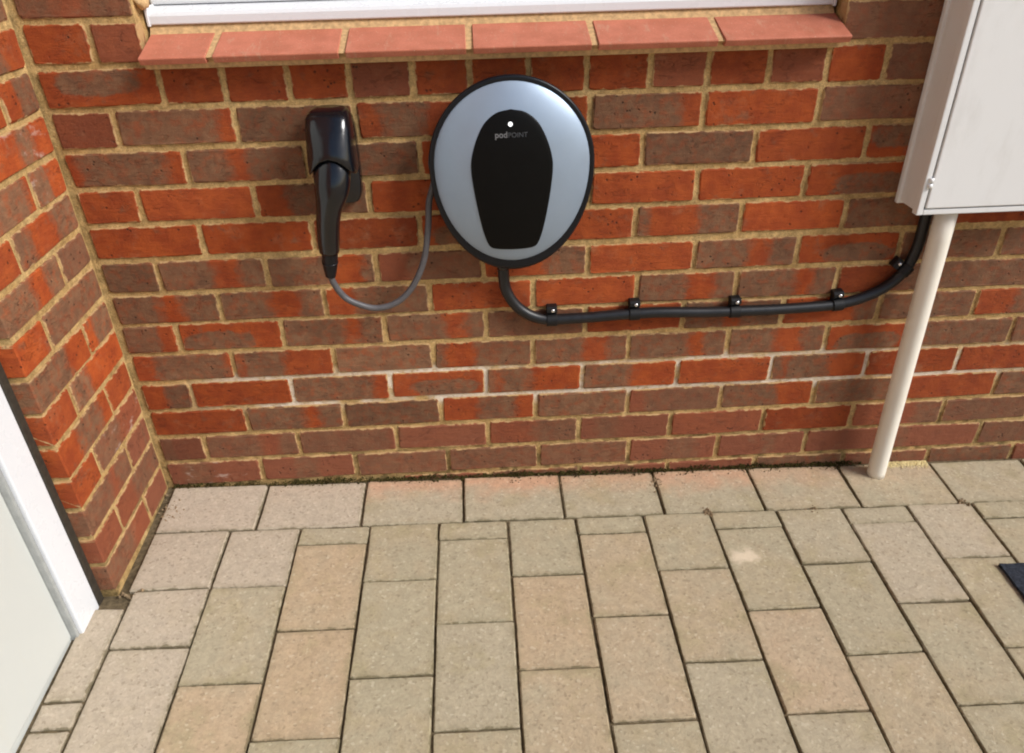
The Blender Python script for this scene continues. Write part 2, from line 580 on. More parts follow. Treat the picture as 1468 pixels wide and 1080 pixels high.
paver_cache = {}


def paver_mesh(w_, l_, var):
    key = (round(w_, 3), round(l_, 3), var)
    if key in paver_cache:
        return paver_cache[key]
    rr = random.Random(hash(key) & 0xffff)
    hw, hl = w_ / 2, l_ / 2
    ch = 0.005
    out = []
    per = [(-hw + ch * .5, -hl), (0.0, -hl), (hw - ch * .5, -hl), (hw, -hl + ch * .5), (hw, 0.0), (hw, hl - ch * .5), (hw - ch * .5, hl), (0.0, hl), (-hw + ch * .5, hl), (-hw, hl - ch * .5), (-hw, 0.0), (-hw, -hl + ch * .5)]
    for x, y in per:
        out.append((x + rr.uniform(-.0016, .0008) * (1 if x > 0 else -1), y + rr.uniform(-.0016, .0008) * (1 if y > 0 else -1)))
    n = len(out)
    V = []
    for sc, z in ((0.0, -0.03), (0.0, -0.0030), (0.0026, 0.0)):
        for x, y in out:
            V.append((x - math.copysign(min(sc, abs(x)), x) * (1 + rr.uniform(-.4, .4)), y - math.copysign(min(sc, abs(y)), y) * (1 + rr.uniform(-.4, .4)), z + (rr.uniform(-.0006, .0004) if z == 0 else 0)))
    F = []
    for i in range(2):
        for s in range(n):
            F.append((i * n + s, i * n + (s + 1) % n, (i + 1) * n + (s + 1) % n, (i + 1) * n + s))
    F.append(tuple(2 * n + s for s in range(n)))
    me = mesh('paver', V, F)
    me.materials.append(M['paver'])
    paver_cache[key] = me
    return me


def paver(x0, x1, y0, y1, buff=0.1, pale=0.0, pink=0.0, gap=0.0024, spl=None):
    gy = gap * .55
    x0 += gap; x1 -= gap; y0 += gy; y1 -= gy
    o = link('paver', paver_mesh(x1 - x0, y1 - y0, R.randrange(4)), None, paving)
    o.location = ((x0 + x1) / 2, (y0 + y1) / 2, R.uniform(-.0022, .0010))
    o.rotation_euler = (R.uniform(-.007, .007), R.uniform(-.009, .009), R.uniform(-.004, .004))
    o['wid'], o['len'] = float(x1 - x0), float(y1 - y0)
    o['buff'] = float(buff + R.uniform(-.08, .08))
    o['pale'] = float(pale)
    o['pink'] = float(pink)
    o['spl'] = 1.0 if spl else 0.0
    o['spx'], o['spy'] = (float(spl[0]), float(spl[1])) if spl else (0.0, 0.0)
    return o


HY = -0.161
heads = [-0.219, 0.011, 0.254, 0.493, 0.733, 0.972, 1.215, 1.453, 1.695, 1.936, 2.177, 2.418, 2.659, 2.90, 3.14]
hp = [(.05, .85, .0), (.0, .75, .1), (.0, .25, .75), (.15, .15, .9), (.05, .1, .65), (.05, .1, .75), (.15, .1, .45), (.2, .05, .2), (.1, .1, .0)]
for i in range(len(heads) - 1):
    b, p, q = hp[i] if i < len(hp) else (R.choice([0, .1, .5]), .1, .0)
    paver(heads[i], heads[i + 1], HY, -0.008, b, p, q, gap=.0022)
cols = [-0.2055 + 0.1604 * i for i in range(22)]
# tints per column, from the wall outwards (buff, pale)
N_, O_, T_, P_ = (0.10, 0.0), (0.85, 0.05), (0.45, 0.05), (0.1, 0.75)
G_ = (0.0, 0.15)
PN = (0.1, 0.4)
tints = {0: [P_, P_, P_, P_], 1: [(.05, .7), (.05, .1), (.85, .1), N_], 2: [G_, O_, O_, N_], 3: [N_, N_, N_, N_], 4: [N_, N_, G_, N_], 5: [N_, (.75, .05), T_, N_],
         6: [N_, T_, (.6, .1), N_], 7: [N_, T_, G_, N_], 8: [N_, N_, (.75, .15), G_], 9: [G_, N_, T_, N_], 10: [G_, PN, N_, N_], 11: [PN, N_, N_, N_], 12: [N_, N_, N_, T_]}
for c in range(len(cols) - 1):
    x0, x1 = cols[c], cols[c + 1]
    ys = [HY]
    if c == 0:
        ys += [-0.330, -0.474]
    elif c % 2 == 0:
        ys += [-0.2155, -0.447]
    else:
        ys += [-0.331]
    while ys[-1] > -2.55:
        ys.append(ys[-1] - 0.2325)
    for j in range(len(ys) - 1):
        tl = tints.get(c, [])
        if j < len(tl):
            b, p = tl[j]
        else:
            b, p = R.choice([N_, N_, O_, T_, G_])
        y1, y0 = ys[j], ys[j + 1]
        if c == 0 and j == 0:
            paver(-0.219, x1, y0, y1, b, p)
        else:
            paver(x0, x1, y0, y1, b, p, gap=R.uniform(.0011, .0021), spl=((.30, .62) if (c == 8 and j == 1) else None))
ys = [-0.372, -0.585, -0.640, -0.872]
while ys[-1] > -2.5:
    ys.append(ys[-1] - 0.2325)
for j in range(len(ys) - 1):
    paver(-0.283, cols[0], ys[j + 1], ys[j], .12, .75, gap=.0024)

# ------------------------------------------------------------------ the brick house
house = tag(empty('brick_house', (0, 0, 0)), 'red and brown brick house wall with tan mortar, tiled window sill and pale side door', 'house')
OX0, OX1, OZ0, OZ1 = -0.027, 1.256, 0.982, 2.10     # window opening
FACE = 0.0036                                       # mortar sits this far behind the brick faces
XC = -0.233                                         # face of the return wall
WZ = 5.3
main_wall = link('main_wall', boxes_mesh('main_wall_mortar', [
    (-0.70, OX0, FACE, 0.25, -0.25, WZ), (OX1, 3.40, FACE, 0.25, -0.25, WZ),
    (OX0, OX1, FACE, 0.25, -0.25, OZ0 - 0.012), (OX0, OX1, FACE, 0.25, OZ1, WZ)]), M['mortar'], house)
YE = -0.338
return_wall = link('return_wall', boxes_mesh('return_wall_mortar', [
    (-0.60, XC - FACE, YE + FACE, -0.002, -0.25, WZ), (-0.60, XC - FACE, -4.60, -1.425, -0.25, WZ),
    (-0.60, XC - FACE, -1.425, YE + FACE, 2.12, WZ)]), M['mortar'], house)

brick_cache = {}
HB, DB = 0.0655, 0.1025


def brick_mesh(w_, var, full):
    key = (round(w_, 3), var, full)
    if key in brick_cache:
        return brick_cache[key]
    rr = random.Random(hash(key) & 0xfffff)
    hw, hh = w_ / 2, HB / 2
    if full:
        bm = bmesh.new()
        bm_box(bm, -hw, hw, 0, DB, -hh, hh)
        for v in bm.verts:
            v.co += Vector((rr.uniform(-.0012, .0012), rr.uniform(-.0008, .0008), rr.uniform(-.0012, .0012)))
        bmesh.ops.recalc_face_normals(bm, faces=bm.faces)
        bmesh.ops.bevel(bm, geom=list(bm.edges), offset=.0024, segments=1, affect='EDGES')
        me = bpy.data.meshes.new('brick')
        bm.to_mesh(me)
        bm.free()
    else:
        c = .004
        nm = 2 if w_ > .15 else 1
        xs = [hw * 2 * (i + 1) / (nm + 1) - hw for i in range(nm)]
        out = [(-hw, -hh + c), (-hw + c, -hh)] + [(x, -hh) for x in xs] + [(hw - c, -hh), (hw, -hh + c), (hw, hh - c), (hw - c, hh)] + [(x, hh) for x in reversed(xs)] + [(-hw + c, hh), (-hw, hh - c)]
        out = [(x + rr.uniform(-.0016, .0012), z + rr.uniform(-.0013, .0013)) for x, z in out]
        n = len(out)
        V = []
        for x, z in out:
            V.append((x, 0.03, z))
        for x, z in out:
            V.append((x, 0.0026, z))
        for x, z in out:
            i = .0027 * rr.uniform(.5, 1.5)
            V.append((x - math.copysign(min(i, abs(x)), x) if abs(x) > hw * .9 else x, rr.uniform(-.0006, .0006), z - math.copysign(i, z)))
        F = []
        for i in range(2):
            for s in range(n):
                F.append((i * n + s, (i + 1) * n + s, (i + 1) * n + (s + 1) % n, i * n + (s + 1) % n))
        F.append(tuple(2 * n + s for s in range(n - 1, -1, -1)))
        me = mesh('brick', V, F)
        bm = bmesh.new()
        bm.from_mesh(me)
        bmesh.ops.recalc_face_normals(bm, faces=bm.faces)
        bm.to_mesh(me)
        bm.free()
    me.materials.append(M['brick'])
    brick_cache[key] = me
    return me


far_parts = {'main': bmesh.new(), 'ret': bmesh.new()}


def parse(code):
    """'r' red, 'g' grey-brown, 'm' dirty mid brown; 'g.4r.7g' bands along the brick; 'o' grey heart in a red frame;
    modifiers after a slash: d dark, l light, w white salts, m more dirty."""
    d = dict(b0=2.0, b1=2.0, b2=2.0, b3=2.0, ov=0.0, ox=.5, oz=.5, tone=1.0, mid=0.0, wht=0.0)
    body, _, mod = code.partition('/')
    if body[0] == 'o':
        d['ov'] = 1.0
        d['oz'] = {'u': .68, 'd': .32}.get(body[1:2], .5)
        if body[2:]:
            d['ox'] = float(body[2:])
    elif body == 'm':
        d['mid'] = 1.0
        d['b0'], d['b1'] = sorted((R.uniform(-.2, .9), R.uniform(0, 1.2)))
    else:
        segs, cur, i = [], 0.0, 0
        while i < len(body):
            ch = body[i]
            j = i + 1
            while j < len(body) and body[j] in '.0123456789':
                j += 1
            end = float(body[i + 1:j]) if j > i + 1 else 1.3
            if ch == 'g':
                segs.append((cur if cur > 0 else -.3, end))
            cur = end
            i = j
        for q, (a, b) in enumerate(segs[:2]):
            d['b%d' % (2 * q)], d['b%d' % (2 * q + 1)] = a, b
    if 'd' in mod: d['tone'] = .80
    if 'l' in mod: d['tone'] = 1.15
    if 'w' in mod: d['wht'] = 1.0
    if 'm' in mod: d['mid'] = .7
    d['tone'] *= R.uniform(.93, 1.07)
    d['mid'] = min(1.0, d['mid'] + R.uniform(0, .15))
    return d


def put_brick(wall, a, b, z, code, side=False, full=False, joined=False):
    """a..b is the run of the joint centres along the wall; z the centre height."""
    a += .0047; b -= .0047
    if b - a < .02:
        return
    wq = round((b - a) / .004) * .004
    if joined:
        bm = far_parts['ret' if side else 'main']
        e = R.uniform(-.0008, .0008)
        if side:
            bm_box(bm, XC - .05, XC + e, a, b, z - HB / 2, z + HB / 2)
        else:
            bm_box(bm, a, b, e, .05, z - HB / 2, z + HB / 2)
        return
    o = link('brick', brick_mesh(wq, R.randrange(6), full), None, wall)
    o.scale = ((b - a) / wq, 1, 1)
    e = R.uniform(-.0012, .0010)
    tw = R.uniform(-.006, .006)
    if side:
        o.location = (XC + e, (a + b) / 2, z + R.uniform(-.0008, .0008))
        o.rotation_euler = (0, tw, math.pi / 2)
    else:
        o.location = ((a + b) / 2, e, z + R.uniform(-.0008, .0008))
        o.rotation_euler = (0, tw, 0)
    o['len'] = 9.0 if full else float(b - a)
    for kk, vv in parse(code).items():
        o[kk] = float(vv)


perps = {
    -1: [.339, .563, .788, 1.013, 1.238, 1.469, 1.692],
    0: [.001, .232, .459, .684, .910, 1.134, 1.358],
    1: [-.119, .104, .339, .561, .783, 1.009, 1.240, 1.463, 1.692],
    2: [-.005, .223, .453, .678, .899, 1.125, 1.354, 1.580, 1.805],
    3: [-.115, .113, .340, .562, .787, 1.012, 1.236, 1.465, 1.688],
    4: [-.005, .222, .446, .672, .892, 1.122, 1.353, 1.575, 1.794],
    5: [-.108, .118, .344, .568, .790, 1.011, 1.239, 1.461, 1.685],
    6: [-.003, .222, .449, .673, .902, 1.123, 1.348, 1.573],
    7: [-.113, .112, .342, .567, .792, 1.022, 1.246, 1.472],
    8: [-.005, .221, .441, .665, .889, 1.112, 1.334, 1.560],
    9: [-.109, .118, .345, .568, .790, 1.011, 1.236, 1.462],
    10: [.000, .232, .453, .672, .893, 1.119, 1.347, 1.572],
    11: [-.112, .111, .337, .561, .787, 1.008, 1.235, 1.460],
    12: [-.011, .105, .223, .334, .451, .558, .668, .778, .899, 1.008, 1.126, 1.237, 1.351, 1.575],
}
codes = {
    -1: 'm g m m g m g m g m',
    0: 'm/w m g/m g/m g/m m m m m g/m m',
    1: 'm/d g.6r.78g/m m m r.5g/m m r/m r/d r.7g/m g/m r g',
    2: 'r/d g.6r.76g g/d r.4g.8r g r.2g/m g.6r g r g.7r g',
    3: 'r.5g/d r/d g.84r od.55 g.08r.14g.45r g.52r r g.1r.16g.6r r/d r g.5r',
    4: 'r.22g.95r g.03r.08g.5r g/l g.08r.42g g.52r.78g g.62r.78g g.48r.78g od.45 g g.6r.72g r',
    5: 'g.68r od.4 g.62r.76g g.60r.82g g/m r/d g.4r.6g r.8g g r.4g r',
    6: 'g.44r.66g g.48r.78g r.3g r r/l g.48r.80g g.58r.76g r.6g/d g r.5g g',
    7: 'g/d g.52r.76g g.6r.9g r.3g/m r.6g r/l g.52r.76g od.6 g g.6r r',
    8: 'r r r/d od.45 r g.1r.6g r/l g.72r.78g r/d g r g.5r',
    9: 'r r r.3g/d r r r r od.6 ou.5 g r g',
    10: 'r.1g.84r g.34r.52g g/d r.2g.7r r g/d o.5 ou.35 g/m r g',
    11: 'r/md g.86r g/d r.2g.6r/d r/d g.82r r g/ml g r g',
    12: 'ou.5 r/d r/d r/d r/md r/d r/d r/d r/d r/m r/d r/m r g/m r/d g r',
}
bedz = {k_: .075 * k_ for k_ in range(-2, 75)}
bedz[7] = .5185
rnd_codes = ['r', 'r', 'g', 'm', 'g.5r.75g', 'g.6r', 'r.3g', 'o.5', 'od.5', 'g.4r.6g', 'r/d', 'g/m']
for row in range(-1, 70):
    z = (bedz[row] + bedz[row + 1]) / 2
    if row in perps:
        xs = list(perps[row])
    elif row < 13:
        xs = []
    else:
        xs = [(-.1125 if row % 2 else 0.0) + .2255 * i for i in range(0, 8)]
        xs = [x for x in xs if x < OX0 - .05 or x > OX1 + .06 or z > OZ1] if z < OZ1 else xs
    while xs[-1] < 3.2:
        xs.append(xs[-1] + .2255)
    edges = [XC + .005] + xs + [3.40]
    if row == -1:
        edges = edges[1:]
    cl = codes.get(row, '').split()
    for i in range(len(edges) - 1):
        a, b = edges[i], edges[i + 1]
        code = cl[i] if i < len(cl) else R.choice(rnd_codes)
        if row == 13:
            code = {0: 'r', 1: 'r/m'}.get(i, code)
        if row == 14 and i == 0:
            code = 'g.35r.6g/m'
        joined = a > 2.28 or row > 16
        if OZ0 - .03 < z < OZ1:
            runs = []
            if a < OX0:
                runs.append((a, min(b, OX0 + .005)))
            if b > OX1:
                runs.append((max(a, OX1 - .005), b))
            for q, (aa, bb) in enumerate(runs):
                if bb - aa > .04:
                    put_brick(main_wall, aa, bb, z, 'g/m' if (row == 13 and aa > 1) else code, joined=joined)
        else:
            put_brick(main_wall, a, b, z, code, joined=joined)

ret_codes = {0: ['g.6r/m', 'm'], 1: ['r/m', 'r.4g/m'], 2: ['g.55r.7g/m', 'm'], 3: ['r', 'g.5r/wm'], 4: ['r.35g.8r', 'r'], 5: ['r/l', 'g.3r/l'],  # lighter tone on many bricks paints in this wall's brighter light
             6: ['g.62r/l', 'r.3g/l'], 7: ['r/l', 'g/l'], 8: ['g.5r.75g/l', 'g/m'], 9: ['r/l', 'g.22r.62g/l'], 10: ['r.2g.9r/l', 'g.5r/wl'], 11: ['r', 'r.5g.7r/lw'], 12: ['g.3r', 'r.4g'],
             13: ['r', 'r.4g.7r'], 14: ['r/m', 'g']}
for row in range(-1, 70):
    z = (bedz[row] + bedz[row + 1]) / 2
    joined = row > 16
    if row == -1:
        continue
    cc = ret_codes.get(row, [R.choice(rnd_codes), R.choice(rnd_codes)])
    if row % 2 == 0:
        put_brick(return_wall, YE - .005, -.1225, z, cc[0], side=True, full=True, joined=joined)
        put_brick(return_wall, -.1225, -.004, z, cc[1], side=True, joined=joined)
    else:
        put_brick(return_wall, YE - .005, -.237, z, cc[0], side=True, full=True, joined=joined)
        put_brick(return_wall, -.237, -.004, z, cc[1], side=True, joined=joined)
    s = -4.6 + (0.1125 if row % 2 else 0)
    e = YE - .005 if z > 2.12 else -1.43
    ys = [y for y in [-4.60] + [s + .225 * i for i in range(0, 20)] if y < e - .06] + [e]
    for a, b in zip(ys[:-1], ys[1:]):
        put_brick(return_wall, a, b, z, 'r', side=True, joined=True)
for key, wall in (('main', main_wall), ('ret', return_wall)):
    bm = far_parts[key]
    bmesh.ops.bevel(bm, geom=list(bm.edges), offset=.0022, segments=1, affect='EDGES')
    tag(link('brickwork', bmesh_to('brickwork', bm), M['brick_far'], wall), kind='stuff')

# dark strip in the gap between the brick quoin and the door frame
link('door_gap_strip', boxes_mesh('door_gap_strip', [(-.335, -.2655, -.3575, -.3365, -.03, 2.11)], .002, 1), M['gap_strip'], return_wall)

# ---- sloping tiled sill
SY0, SZ0 = -.048, .9940      # nose, upper edge
SY1, SZ1 = .042, 1.0205     # back
sill = link('window_sill', boxes_mesh('sill_bed', [(OX0 + .008, OX1 - .008, -.012, .045, .9680, .9702)], .002, 1), M['sill_bed'], house)
# mortar bedding: a wedge under the tiles that also fills the joints between them
ax, bx_ = OX0 + .006, OX1 - .006
prof = [(-.0200, .9705), (-.0220, .9805), (-.0435, .9905), (SY1 - .003, SZ1 - .0030), (SY1 + .001, SZ1 + .0015), (SY1 + .010, SZ1 + .0135), (.09, SZ1 + .0135), (.09, .9705)]
V = [(ax, y, z) for y, z in prof] + [(bx_, y, z) for y, z in prof]
n = len(prof)
F = [tuple(range(n - 1, -1, -1)), tuple(range(n, 2 * n))] + [(i, (i + 1) % n, n + (i + 1) % n, n + i) for i in range(n)]
link('bedding', mesh('bedding', V, F), M['sill_bed'], sill)
tj = [OX0 + .007, .102, .334, .560, .785, 1.014, OX1 - .004]
for i in range(6):
    a, b = tj[i] + (.0065 if i else 0), tj[i + 1] - (.0065 if i < 5 else 0)
    bm = bmesh.new()
    pr = [(SY0 + .007, SZ0 - .0130), (SY0 + .0005, SZ0 - .0028), (SY0 + .0015, SZ0 - .0003), (SY1, SZ1), (SY1, SZ1 - .012), (SY0 + .020, SZ0 - .0125)]
    va = [bm.verts.new((a, y, z)) for y, z in pr]
    vb = [bm.verts.new((b, y, z)) for y, z in pr]
    nn = len(pr)
    bm.faces.new(va); bm.faces.new(vb)
    for q in range(nn):
        bm.faces.new((va[q], va[(q + 1) % nn], vb[(q + 1) % nn], vb[q]))
    bmesh.ops.recalc_face_normals(bm, faces=bm.faces)
    bmesh.ops.bevel(bm, geom=list(bm.edges), offset=.0009, segments=1, affect='EDGES')
    o = link('sill_tile', bmesh_to('sill_tile', bm), M['sill'], sill)
    o.location.z = R.uniform(-.0006, .0006)

# ---- window: white plastic
win = empty('window', (0, 0, 0), house)
pr = [(.0470, 1.0345), (.0455, 1.0365), (.0455, 1.0490), (.0485, 1.0540), (.090, 1.0640), (.12, 1.0640), (.12, 1.0345), (.054, 1.0345)]
V = [(OX0 + .010, y, z) for y, z in pr] + [(OX1 - .010, y, z) for y, z in pr]
n = len(pr)
F = [tuple(range(n - 1, -1, -1)), tuple(range(n, 2 * n))] + [(i, (i + 1) % n, n + (i + 1) % n, n + i) for i in range(n)]
sub = link('plastic_sill', mesh('plastic_sill', V, F), M['upvc'], win)
link('end_cap', boxes_mesh('end_cap', [(OX0 + .004, OX0 + .0095, .043, .10, 1.032, 1.0655)], .0012, 1), M['upvc'], sub)
link('end_cap', boxes_mesh('end_cap', [(OX1 - .0095, OX1 - .004, .043, .10, 1.032, 1.0655)], .0012, 1), M['upvc'], sub)
link('frame', boxes_mesh('frame', [(OX0 + .004, OX1 - .004, .082, .14, 1.0645, 1.120), (OX0 + .004, OX1 - .004, .075, .14, 2.035, 2.097), (OX0 + .004, OX0 + .064, .0752, .14, 1.1205, 2.0345), (OX1 - .064, OX1 - .004, .0752, .14, 1.1205, 2.0345), (.58, .65, .0752, .14, 1.1205, 2.0345)], .004), M['upvc'], win)
link('pane', boxes_mesh('pane', [(OX0 + .064, .58, .10, .112, 1.12, 2.035)]), M['glass'], win)
link('pane', boxes_mesh('pane', [(.65, OX1 - .064, .10, .112, 1.12, 2.035)]), M['glass'], win)
# blob of pointing in the corner of the reveal
bm = bmesh.new()
bmesh.ops.create_icosphere(bm, subdivisions=3, radius=.016)
for v in bm.verts:
    v.co *= 1 + .35 * mnoise.noise(v.co * 90)
    v.co = Vector((OX0 + .010 + v.co.x * .8, .030 + v.co.y, 1.075 + v.co.z * .75))
link('pointing', bmesh_to('pointing', bm), M['sill_bed'], win, True)

# ---- side door in the left-hand wall
door = empty('door', (-.27, -.36, 0), house)
def DZ(me): return me
fr = boxes_mesh('door_frame', [(-.335, -.2665, -.4335, -.3595, -.05, 2.10), (-.335, -.2665, -1.42, -1.346, -.05, 2.10), (-.335, -.2667, -1.3455, -.4338, 2.03, 2.10)], .003)
o = link('door_frame', fr, M['upvc'], door); o.location = (.27, .36, 0)
gk = boxes_mesh('gasket', [(-.325, -.2735, -.4425, -.4340, -.05, 2.03)], .0025)
o = link('gasket', gk, M['gasket'], door); o.location = (.27, .36, 0)
pn = boxes_mesh('door_panel', [(-.33, -.2855, -1.3455, -.4430, -.012, 2.029)], .003)
o = link('door_panel', pn, M['door'], door); o.location = (.27, .36, 0)
th = boxes_mesh('threshold', [(-.33, -.289, -1.3455, -.4430, -.08, -.0125)], .002)
o = link('threshold', th, M['door'], door); o.location = (.27, .36, 0)
hd = sweep('handle', [(-.285, -1.25, 1.02), (-.24, -1.25, 1.02), (-.232, -1.235, 1.02), (-.232, -1.13, 1.02)], .009, n=6, sides=10)
o = link('handle', hd, M['screw'], door, True); o.location = (.27, .36, 0)

# ------------------------------------------------------------------ charger on the wall
EX, EZ = .6305, .785


def egg(th, grow=0.0, gb=0.0):
    a, bt, bb = .1485 + grow, .1535 + grow, .194 + grow + gb
    c, s = math.cos(th), math.sin(th)
    return Vector((EX + a * c, 0, EZ + (bt if s > 0 else bb) * s))


def egg_r(x, z):
    b_ = .1535 if z > EZ else .194
    return math.hypot((x - EX) / .1485, (z - EZ) / b_)


def dome_y(r):
    r = min(r, 1.0)
    return -.0615 - .031 * (1 - r ** 2.6) ** .85


charger = tag(empty('wall_charger', (EX, 0, .58)), 'silver egg-shaped electric car charger with a black centre panel on the brick wall', 'car charger')
charger_inv = Vector((-EX, 0, -.58))
NS = 72


def ring(y, grow, gb=0.0):
    return [Vector((p.x, y, p.z)) + charger_inv for p in (egg(2 * math.pi * s / NS, grow, gb) for s in range(NS))]


shell_r = [ring(-.0005, -.012), ring(-.014, -.012), ring(-.016, -.020), ring(-.036, -.020), ring(-.040, -.004), ring(-.046, .0065, .007), ring(-.055, .0098, .0105), ring(-.0600, .0096, .0105), ring(-.0625, .0065, .006), ring(-.0605, .0008)]
link('shell', loft('shell', shell_r), M['shell'], charger, True)
V, F = [], []
rs = [1.0, .995, .985, .97, .94, .9, .85, .78, .7, .6, .5, .4, .3, .2, .1]
V += ring(-.055, -.0004)
for r in rs:
    for s in range(NS):
        p = egg(2 * math.pi * s / NS)
        V.append(Vector((EX + (p.x - EX) * r * .9985, dome_y(r), EZ + (p.z - EZ) * r * .9985)) + charger_inv)
V.append(Vector((EX, dome_y(0), EZ)) + charger_inv)
for i in range(len(rs)):
    for s in range(NS):
        F.append((i * NS + s, i * NS + (s + 1) % NS, (i + 1) * NS + (s + 1) % NS, (i + 1) * NS + s))
last = len(rs) * NS
for s in range(NS):
    F.append((last + s, last + (s + 1) % NS, len(V) - 1))
link('cover', loft('cover_', [ring(0, 0), ring(-.01, 0)]) if False else mesh('cover', V, F), M['silver'], charger, True)
# black centre panel following the dome
PXc, PZc = .6290, .765
pc = [(0, .892), (.027, .886), (.050, .867), (.066, .836), (.0745, .806), (.0760, .782), (.0720, .742), (.0655, .700), (.0580, .662), (.0510, .638), (.0440, .6265), (.030, .6225), (0, .6212)]
half = catmull([(x, 0, z) for x, z in pc], 4)
outl = [Vector((PXc + p.x, 0, p.z)) for p in half] + [Vector((PXc - p.x, 0, p.z)) for p in reversed(half[1:-1])]
n = len(outl)
V, F = [], []
for lev, (sc, lift) in enumerate([(1.012, -.0004), (1.004, .0012), (.99, .0017), (.9, .0017), (.75, .0017), (.55, .0017), (.35, .0017), (.15, .0017)]):
    for p in outl:
        x, z = PXc + (p.x - PXc) * sc, PZc + (p.z - PZc) * sc
        V.append(Vector((x, dome_y(egg_r(x, z)) - lift, z)) + charger_inv)
V.append(Vector((PXc, dome_y(egg_r(PXc, PZc)) - .0017, PZc)) + charger_inv)
for i in range(7):
    for s in range(n):
        F.append((i * n + s, i * n + (s + 1) % n, (i + 1) * n + (s + 1) % n, (i + 1) * n + s))
for s in range(n):
    F.append((7 * n + s, 7 * n + (s + 1) % n, len(V) - 1))
bmq = bmesh.new()
meq = mesh('face_panel', V, F)
bmq.from_mesh(meq); bmesh.ops.recalc_face_normals(bmq, faces=bmq.faces); bmq.to_mesh(meq); bmq.free()
panel = link('face_panel', meq, M['gloss'], charger, True)
# status light
lx, lz = .6275, .8685
ly = dome_y(egg_r(lx, lz)) - .0017
o = link('status_light', sweep('status_light', [(0, .002, 0), (0, -.0012, 0)], .0040, n=1, sides=18), M['led'], panel)
o.location = Vector((lx, ly, lz)) + charger_inv


def lettering(txt, x, z, size, mat, bold=0.0):
    cu = bpy.data.curves.new('lettering', 'FONT')
    cu.body = txt
    cu.size = size
    cu.extrude = .0002
    cu.offset = bold
    cu.align_x = 'LEFT'
    tmp = bpy.data.objects.new('lettering', cu)
    C.objects.link(tmp)
    dg = bpy.context.evaluated_depsgraph_get()
    me = bpy.data.meshes.new_from_object(tmp.evaluated_get(dg))
    bpy.data.objects.remove(tmp)
    wdt = max(v.co.x for v in me.vertices)
    for v in me.vertices:
        wx, wz = x + v.co.x, z + v.co.y
        d = v.co.z
        v.co = Vector((wx, dome_y(egg_r(wx, wz)) - .0021 - d, wz)) + charger_inv
    me.materials.clear()
    link('lettering', me, mat, panel)
    return wdt


w1 = lettering('pod', .5985, .8455, .0150, M['print'], .00035)
lettering('POINT', .5985 + w1 + .0012, .8455, .0122, M['print2'])
# cable gland under the shell
gl = sweep('cable_gland', [(.609, -.019, .604), (.609, -.019, .575), (.609, -.019, .572), (.609, -.019, .556)], [.016, .016, .0135, .0135], n=3, sides=18)
for v in gl.vertices:
    v.co += charger_inv
link('cable_gland', gl, M['black'], charger, True)

# ------------------------------------------------------------------ plug, holster and lead
holster = tag(empty('connector_holster', (.295, 0, .71)), 'black plastic holster on the brick wall holding the charging plug', 'holster')
hinv = Vector((-.295, 0, -.71))


def rrect(cx, cz, hw, hh, y, p=5.0, n=32, dz=0.0):
    out = []
    for s in range(n):
        th = 2 * math.pi * s / n
        c, q = math.cos(th), math.sin(th)
        out.append(Vector((cx + hw * math.copysign(abs(c) ** (2 / p), c), y, cz + hh * math.copysign(abs(q) ** (2 / p), q))) + hinv)
    return out


link('back_plate', loft('back_plate', [rrect(.2945, .800, .042, .090, -.0005), rrect(.2945, .800, .042, .090, -.020), rrect(.2945, .800, .0395, .0875, -.026)]), M['black'], holster, True)
# hood: stacked rounded sections, lower rim cut higher at the front
secs = [(.8985, .020, -.050), (.8975, .030, -.066), (.8935, .0360, -.080), (.885, .0405, -.089), (.87, .0418, -.097), (.85, .0425, -.104), (.83, .0430, -.110), (.808, .0437, -.115), (.790, .0440, -.118), (.786, .0425, -.1165), (.792, .0375, -.113), (.82, .034, -.105), (.85, .03, -.09)]
rings = []
NH = 40
for i, (z, hw, yf) in enumerate(secs):
    rg = []
    yb = -.018
    cy, hy = (yf + yb) / 2, (yb - yf) / 2
    for s in range(NH):
        th = 2 * math.pi * s / NH
        c, q = math.cos(th), math.sin(th)
        x = .296 + hw * math.copysign(abs(c) ** (2 / 3.6), c)
        y = cy + hy * math.copysign(abs(q) ** (2 / 3.6), q)
        front = max(0.0, (cy - y) / hy)
        low = max(0.0, min(1.0, (.87 - z) / .08)) if i < 10 else .9
        arch = front * max(0, 1 - ((x - .296) / hw) ** 2)
        rg.append(Vector((x, y, z + low * (.030 * arch + .006 * front))) + hinv)
    rings.append(rg)
link('hood', loft('hood', rings), M['black'], holster, True)

plug = tag(empty('charging_plug', (.273, -.09, .58)), 'black charging plug hanging in its holster with a looped grey cable', 'plug')
pinv = Vector((-.273, .09, -.58))
gun = [(.2955, -.072, .842), (.2955, -.080, .815), (.2950, -.093, .788), (.2910, -.100, .762), (.2820, -.098, .731), (.2735, -.090, .697), (.2675, -.081, .660), (.2645, -.075, .634)]
grd = [(.032, .026), (.0330, .028), (.0335, .0285), (.0315, .0275), (.0245, .0235), (.0222, .0215), (.0212, .0208), (.0195, .0195)]
link('handle', sweep('handle', [Vector(p) + pinv for p in gun], grd, n=6, sides=24, power=2.4), M['black'], plug, True)
sr = [(.2648, -.0755, .636), (.2625, -.072, .618), (.2595, -.067, .598), (.2562, -.062, .574)]
strain = link('strain_relief', sweep('strain_relief', [Vector(p) + pinv for p in sr], [.0165, .0158, .0145, .0105], n=8, sides=16), M['shell'], plug, True)
for q in range(2):
    t = .04 + .42 * q
    ce = Vector(sr[0]).lerp(Vector(sr[3]), t)
    d = (Vector(sr[3]) - Vector(sr[0])).normalized()
    rr_ = .0165 + (.0120 - .0165) * t + .0018
    link('grip_ring', sweep('grip_ring', [ce - d * .002 + pinv, ce + d * .002 + pinv], rr_, n=1, sides=16), M['shell'], strain, True)
